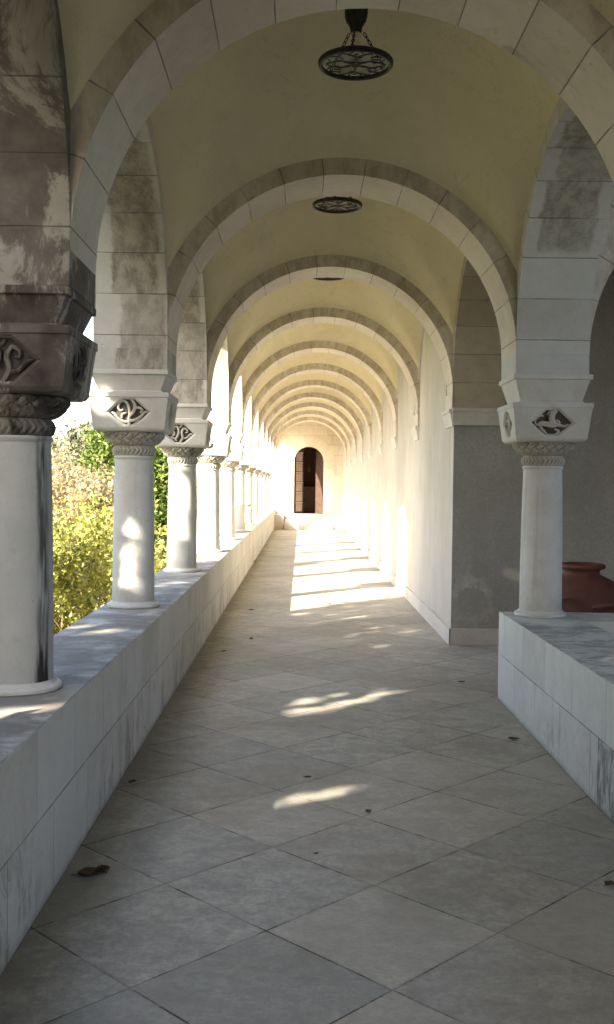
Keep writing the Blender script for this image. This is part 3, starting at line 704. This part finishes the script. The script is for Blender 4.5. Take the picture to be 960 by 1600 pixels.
for i, b in enumerate(range(-2, 10)):
    l = L0 if i == 0 else copy_tree(L0); l.location = (.29, Y0(b)+WT+(PY-WT)/2+.06, 4.06)
    tag(l, lamps.get(b, 'iron ring lamp under the vault, %s from the camera, a dark sliver' % NUM[b+1] if b > 0 else 'iron ring lamp overhead just above the viewpoint'), 'lamp', 'hanging lamps along the vault')

# ------------------------------------------------------------------ terracotta pot
pot = empty('terracotta_jar', (2.465, 8.8, 0), 'large red terracotta storage jar behind the right-hand column', 'jar')
m = MB(); m.lathe([(.0, .0), (.17, .0), (.20, .03), (.31, .22), (.395, .42), (.415, .55), (.39, .68), (.30, .775), (.20, .825), (.152, .85), (.147, .875), (.165, .893), (.192, .90), (.200, .915), (.196, .932), (.175, .942), (.150, .938), (.135, .90), (.15, .84), (.0, .80)], 64, cap=False)
m.build('body', M['terra'], pot, smooth=60)
for a0 in (-74, 106):
    a = R(a0); c = Vector((math.cos(a), math.sin(a), 0)); t = Vector((-math.sin(a), math.cos(a), 0))
    pts = [c*(.37+.11*math.sin(math.pi*x))+t*(.12*(x-.5)*2)+Vector((0, 0, .60-.0*x+.03*math.sin(math.pi*x))) for x in [i/12 for i in range(13)]]
    m = MB(); m.tube(pts, .022, 10); m.build('handle', M['terra'], pot, smooth=60)
m = MB(); c0 = R(-120)
m.tube([((.412+.0)*math.cos(c0+.24*math.cos(b)), .412*math.sin(c0+.24*math.cos(b)), .585+.09*math.sin(b)) for b in [2*math.pi*i/28 for i in range(29)]], .007, 6, False)
m.build('medallion', M['terra'], pot, smooth=60)

# ------------------------------------------------------------------ vegetation
SD = SUN_DIR
def leaf_cloud(P, size, up=.3, elong=1.5, name='foliage', mat=None, parent=None, loc=(0, 0, 0)):
    """one small pointed leaf per point in P (n,3)"""
    n = len(P); d = rng.normal(size=(n, 3)); d[:, 2] += up; d /= np.linalg.norm(d, axis=1)[:, None]
    e = rng.normal(size=(n, 3)); e -= (e*d).sum(1)[:, None]*d; e /= np.linalg.norm(e, axis=1)[:, None]
    f = np.cross(d, e)
    s = size*rng.uniform(.6, 1.3, n)[:, None]
    a = P-e*s*elong*.5; b = P+f*s*.42+d*s*.10; c = P+e*s*elong*.5; g = P-f*s*.42+d*s*.10
    V = np.stack([a, b, c, g], 1).reshape(-1, 3).astype(np.float32)
    me = bpy.data.meshes.new(name); me.vertices.add(4*n); me.vertices.foreach_set('co', V.ravel())
    me.loops.add(4*n); me.loops.foreach_set('vertex_index', np.arange(4*n, dtype=np.int32))
    me.polygons.add(n); me.polygons.foreach_set('loop_start', np.arange(0, 4*n, 4, dtype=np.int32)); me.polygons.foreach_set('loop_total', np.full(n, 4, dtype=np.int32))
    me.update(calc_edges=True); me.validate(); me.materials.append(mat)
    o = bpy.data.objects.new(name, me); COL.objects.link(o); o.location = loc
    if parent: o.parent = parent
    return o
def branches(m, p, d, L, r, depth, tips, spread=.5, upb=.25, kids=3):
    pts = [p]; rad = [r]; q = p.copy(); dd = d.normalized(); n = 5
    for i in range(n):
        dd = (dd+Vector(rng.normal(size=3))*.10+Vector((0, 0, upb*.12))).normalized(); q = q+dd*L/n; pts.append(q.copy()); rad.append(r*(1-.45*(i+1)/n))
        if depth <= 1: tips.append(q.copy())
    m.tube(pts, rad, 6 if depth > 1 else 4)
    if depth <= 0: return
    for j in range(kids):
        t = rng.uniform(.35, 1) if j else 1.0
        i = int(t*n); b = pts[i]
        nd = (dd+Vector(rng.normal(size=3))*spread+Vector((0, 0, upb))).normalized()
        branches(m, b, nd, L*rng.uniform(.6, .8), rad[i]*.62, depth-1, tips, spread, upb, kids)
def shrub(loc, h, w, label, cat, leafm, nleaf, lsize, group=None, stems=7, depth=3, spread=.38, name='shrub', fill=.12, kids=3):
    root = empty(name, loc, label, cat, group); m = MB(); tips = []
    for i in range(stems):
        a = 2*math.pi*i/stems+rng.uniform(-.3, .3); d = Vector((math.cos(a)*w/h*.9, math.sin(a)*w/h*.9, 1))*1.0
        branches(m, Vector((math.cos(a)*.08, math.sin(a)*.08, 0)), d, h*.42, .032*h/2.5, depth, tips, spread, .3, kids)
    m.build('stem', M['bark'], root, smooth=60)
    T_ = np.array([tuple(t) for t in tips]); idx = rng.integers(0, len(T_), nleaf)
    P = T_[idx]+rng.normal(size=(nleaf, 3))*fill
    leaf_cloud(P, lsize, mat=leafm, parent=root)
    return root
G0 = -1.25
shrub((-3.05, 12.2, G0), 2.75, 1.35, 'yellow-green autumn shrub just outside the parapet, between the first two columns', 'shrub', M['leaf_yellow'], 19000, .048, 'garden shrubs', fill=.085)
shrub((-3.3, 15.3, G0), 2.7, 1.4, 'yellow shrub behind the first one, seen between the second and third columns', 'shrub', M['leaf_yellow'], 16000, .048, 'garden shrubs')
shrub((-4.9, 14.6, G0), 2.7, 1.5, 'yellow-leaved shrub farther out from the parapet', 'shrub', M['leaf_yellow'], 14000, .05, 'garden shrubs')
shrub((-4.3, 20.2, G0), 3.6, 1.7, 'tall shrub of dry pinkish-brown leaves rising behind the yellow shrubs', 'shrub', M['leaf_dry'], 20000, .055, 'garden shrubs', fill=.10)
shrub((-5.6, 22.0, G0), 3.6, 1.8, 'dry brown shrub left of the tall pinkish one', 'shrub', M['leaf_dry'], 18000, .055, 'garden shrubs')
shrub((-2.9, 21.0, G0), 3.0, 1.4, 'dry brown shrub close to the parapet, partly hidden by the columns', 'shrub', M['leaf_dry'], 9000, .07, 'garden shrubs')
def conifer(loc, h, r, label, leafm, n, lsize, shape=.8, group='garden conifers'):
    root = empty('conifer_tree', loc, label, 'conifer', group)
    m = MB(); m.tube([(0, 0, 0), (0, 0, h*.5), (0, 0, h*.97)], [.09, .06, .01], 8)
    K = 160; ph = rng.uniform(0, 2*math.pi, K); hz = rng.uniform(.06, .98, K)
    P = []
    for a, t in zip(ph, hz):
        rr_ = r*(1-t**2.2)**shape*rng.uniform(.8, 1.08); z = t*h
        tip = np.array([rr_*math.cos(a), rr_*math.sin(a), z+.25*rr_]); base = np.array([0, 0, z-.2*rr_])
        if rng.random() < .4: m.tube([tuple(base), tuple(tip*.9)], [.02, .006], 4)
        k2 = n//K; tt = rng.uniform(.35, 1.05, k2)[:, None]
        P.append(base+(tip-base)*tt+rng.normal(size=(k2, 3))*np.array([.13, .13, .16])*r)
    m.build('trunk', M['bark'], root); leaf_cloud(np.concatenate(P), lsize, up=.8, elong=2.6, mat=leafm, parent=root, name='crown')
conifer((-4.65, 24, G0), 4.35, .95, 'bright green upright conifer showing left of the second column', M['leaf_conifer'], 22000, .06)
conifer((-2.5, 17.6, G0), 3.55, .62, 'slim green conifer between the second and third columns', M['leaf_conifer'], 16000, .05)
conifer((-7.1, 33, G0), 4.45, 1.6, 'grey-green conifer on the skyline, left of the bright green one', M['leaf_grey'], 18000, .09)
conifer((-8.9, 36, G0), 3.9, 1.7, 'low grey-green conifer farthest left on the skyline', M['leaf_grey'], 16000, .10)

shrub((-3.9, 2.0, G0), 3.6, 2.6, 'added unseen green bush blocking sky light, left of the viewpoint', 'shrub', M['leaf_green'], 22000, .09, 'garden shrubs')  # three unseen bushes added to hold back sky light from the near bays
shrub((-4.1, -2.2, G0), 3.6, 2.6, 'added unseen green bush blocking sky light, behind the viewpoint', 'shrub', M['leaf_green'], 22000, .09, 'garden shrubs')
shrub((-4.6, 5.8, G0), 3.2, 2.0, 'added unseen green bush blocking sky light, beyond the nearest column', 'shrub', M['leaf_green'], 16000, .09, 'garden shrubs')
# tall trees outside on the sun side: they shade the near bays and let sun flecks through
holes = []       # (x, y, z, radius) places in the gallery that a gap in the crown lights
def H(x, y, z, r): holes.append((np.array([x, y, z]), r))
for x, y, r_ in [(.0, 7.08, .06), (.12, 7.16, .07), (.26, 7.28, .065), (.38, 7.42, .055), (.52, 7.52, .04), (.62, 7.70, .045), (.80, 7.82, .035), (.05, 7.5, .04), (.04, 7.36, .045), (.3, 7.66, .045), (.5, 7.86, .04), (.7, 7.95, .025), (.18, 7.02, .025), (1.34, 8.66, .03),
                 (.0, 5.10, .05), (.14, 5.16, .045), (.26, 5.26, .035)]: H(x, y, 0, r_)
for i in range(40): H(rng.uniform(-.1, 1.3), rng.uniform(9.8, 13.6), 0, rng.uniform(.025, .06))
for y, z, r_ in [(7.22, .90, .055), (7.27, 1.02, .05), (7.20, 1.14, .045), (7.30, .82, .035), (7.22, 1.30, .045), (10.26, 1.57, .06), (10.26, 1.10, .06)]: H(-1.25, y, z, r_)
for x, y in [(-1.2, 6.1), (-1.3, 8.8), (-1.1, 9.2), (-1.3, 3.85), (-1.15, 3.9), (-1.4, 6.3)]: H(x, y, TL, .07)
for y, z in [(12.8, 1.1), (13.4, .6), (12.2, .8), (13.9, 1.0), (13.2, .25), (12.9, .45), (11.4, .5), (13.7, .4), (12.0, .3), (11.1, .9)]: H(XR, y, z, .03)
def shade_tree(loc, h, cr, ylo, yhi, label, n):
    root = empty('broadleaf_tree', loc, label, 'tree', 'tall trees on the sunny side'); m = MB(); tips = []
    branches(m, Vector((0, 0, 0)), Vector((0, 0, 1)), h*.42, .17, 4, tips, .55, .15, 3)
    m.build('trunk', M['bark'], root, smooth=60)
    # clumps filling an ellipsoid crown
    K = 220; c = rng.normal(size=(K, 3)); c /= np.linalg.norm(c, axis=1)[:, None]; c *= rng.uniform(.25, 1, K)[:, None]**.5
    C = c*np.array([cr[0], cr[1], cr[2]])+np.array([0, 0, h-cr[2]])
    P = C[rng.integers(0, K, n)]+rng.normal(size=(n, 3))*.34
    Wd = P+np.array(loc); keep = np.ones(n, bool)
    sd = np.array(SD)
    for q, r_ in holes:
        v = Wd-q; d = np.linalg.norm(v-(v@sd)[:, None]*sd, axis=1); keep &= d > (r_+.0)*(1+rng.random(n)*1.0)+.02
    # the crown stops where the full sun begins: project onto the arcade plane
    a = (Wd[:, 0]+1.2)/sd[0]; ya = Wd[:, 1]-a*sd[1]
    lim = 11.3+.25*np.sin(Wd[:, 2]*5)+rng.normal(size=n)*.12
    keep &= ya < lim
    leaf_cloud(P[keep], .13, mat=M['leaf_green'], parent=root, name='crown')
# crowns centred where the sun rays of the near bays pass
shade_tree((-6.2, 3.9, G0), 9.2, (2.0, 2.7, 2.9), 0, 0, 'tall leafy tree shading the second and third bays, out of view', 52000)
shade_tree((-6.1, 6.0, G0), 9.6, (1.9, 1.9, 3.1), 0, 0, 'tall leafy tree where the full sun begins, out of view', 36000)
shade_tree((-6.4, -.6, G0), 9.4, (2.0, 2.8, 3.0), 0, 0, 'tall leafy tree shading the near bay, out of view', 50000)
shade_tree((-6.3, -5.2, G0), 9.2, (2.1, 2.9, 3.0), 0, 0, 'tall leafy tree behind the viewpoint on the garden side', 30000)

# ------------------------------------------------------------------ fallen leaves
def dead_leaf(x, y, s, rot, label, z=0.0, curl=.5):
    m = MB(); n = 6; vs = []; fs = []
    for i in range(n+1):
        t = i/n; w_ = math.sin(math.pi*min(1, t*.95+.03))**.8*.42*(1+.25*math.sin(t*19))
        for j, u_ in enumerate((-1, -.5, 0, .5, 1)):
            vs.append(((t-.5)*s, u_*w_*s, .004+curl*s*(.25*abs(u_)**1.5+.35*(t-.45)**2)+.02*s*math.sin(9*t+4*u_)))
    for i in range(n):
        for j in range(4): a = i*5+j; fs.append((a, a+1, a+6, a+5))
    m.add(vs, fs); m.tube([(-.5*s, 0, .008+curl*s*.07), (-.75*s, .03*s, .01)], .002, 4)
    o = m.build('fallen_leaf', M['leaf_fallen'], None, (x, y, z), smooth=True, fix=False); o.rotation_euler = (0, 0, rot)
    tag(o, label, 'leaf', 'fallen leaves on the floor')
for x, y, s, rot, lb in [
    (-.845, 4.08, .10, .4, 'largest dry brown leaf, curled beside the left parapet foot'),
    (-.80, 4.12, .07, 2.1, 'smaller dry leaf tucked against the large curled one'),
    (-.885, 5.35, .05, 1.2, 'small dark leaf against the left parapet just past the large one'),
    (.055, 5.47, .035, .3, 'tiny curled leaf in mid-floor beside a sun fleck'),
    (.345, 4.90, .04, 1.9, 'small dark leaf lying on a slab corner in mid-floor'),
    (1.26, 4.02, .05, .8, 'small brown leaf at the right edge of the floor'),
    (.085, 4.33, .02, .8, 'dark crumb of leaf left of the middle slabs'),
    (1.33, 8.2, .05, .2, 'dry leaf scrap near the right parapet end'),
    (1.36, 6.35, .06, 2.9, 'thin curled leaf at the foot of the right parapet'),
    (-.72, 9.6, .05, .7, 'dry leaf by the left parapet in the second bay'),
    (-.5, 10.4, .05, 1.7, 'dry leaf a little out from the left parapet'),
    (-.62, 12.8, .06, .1, 'leaf lying left of the first full sun patch'),
    (.4, 13.6, .05, 2.2, 'dark leaf just before the first full sun patch')]:
    dead_leaf(x, y, s, rot, lb)
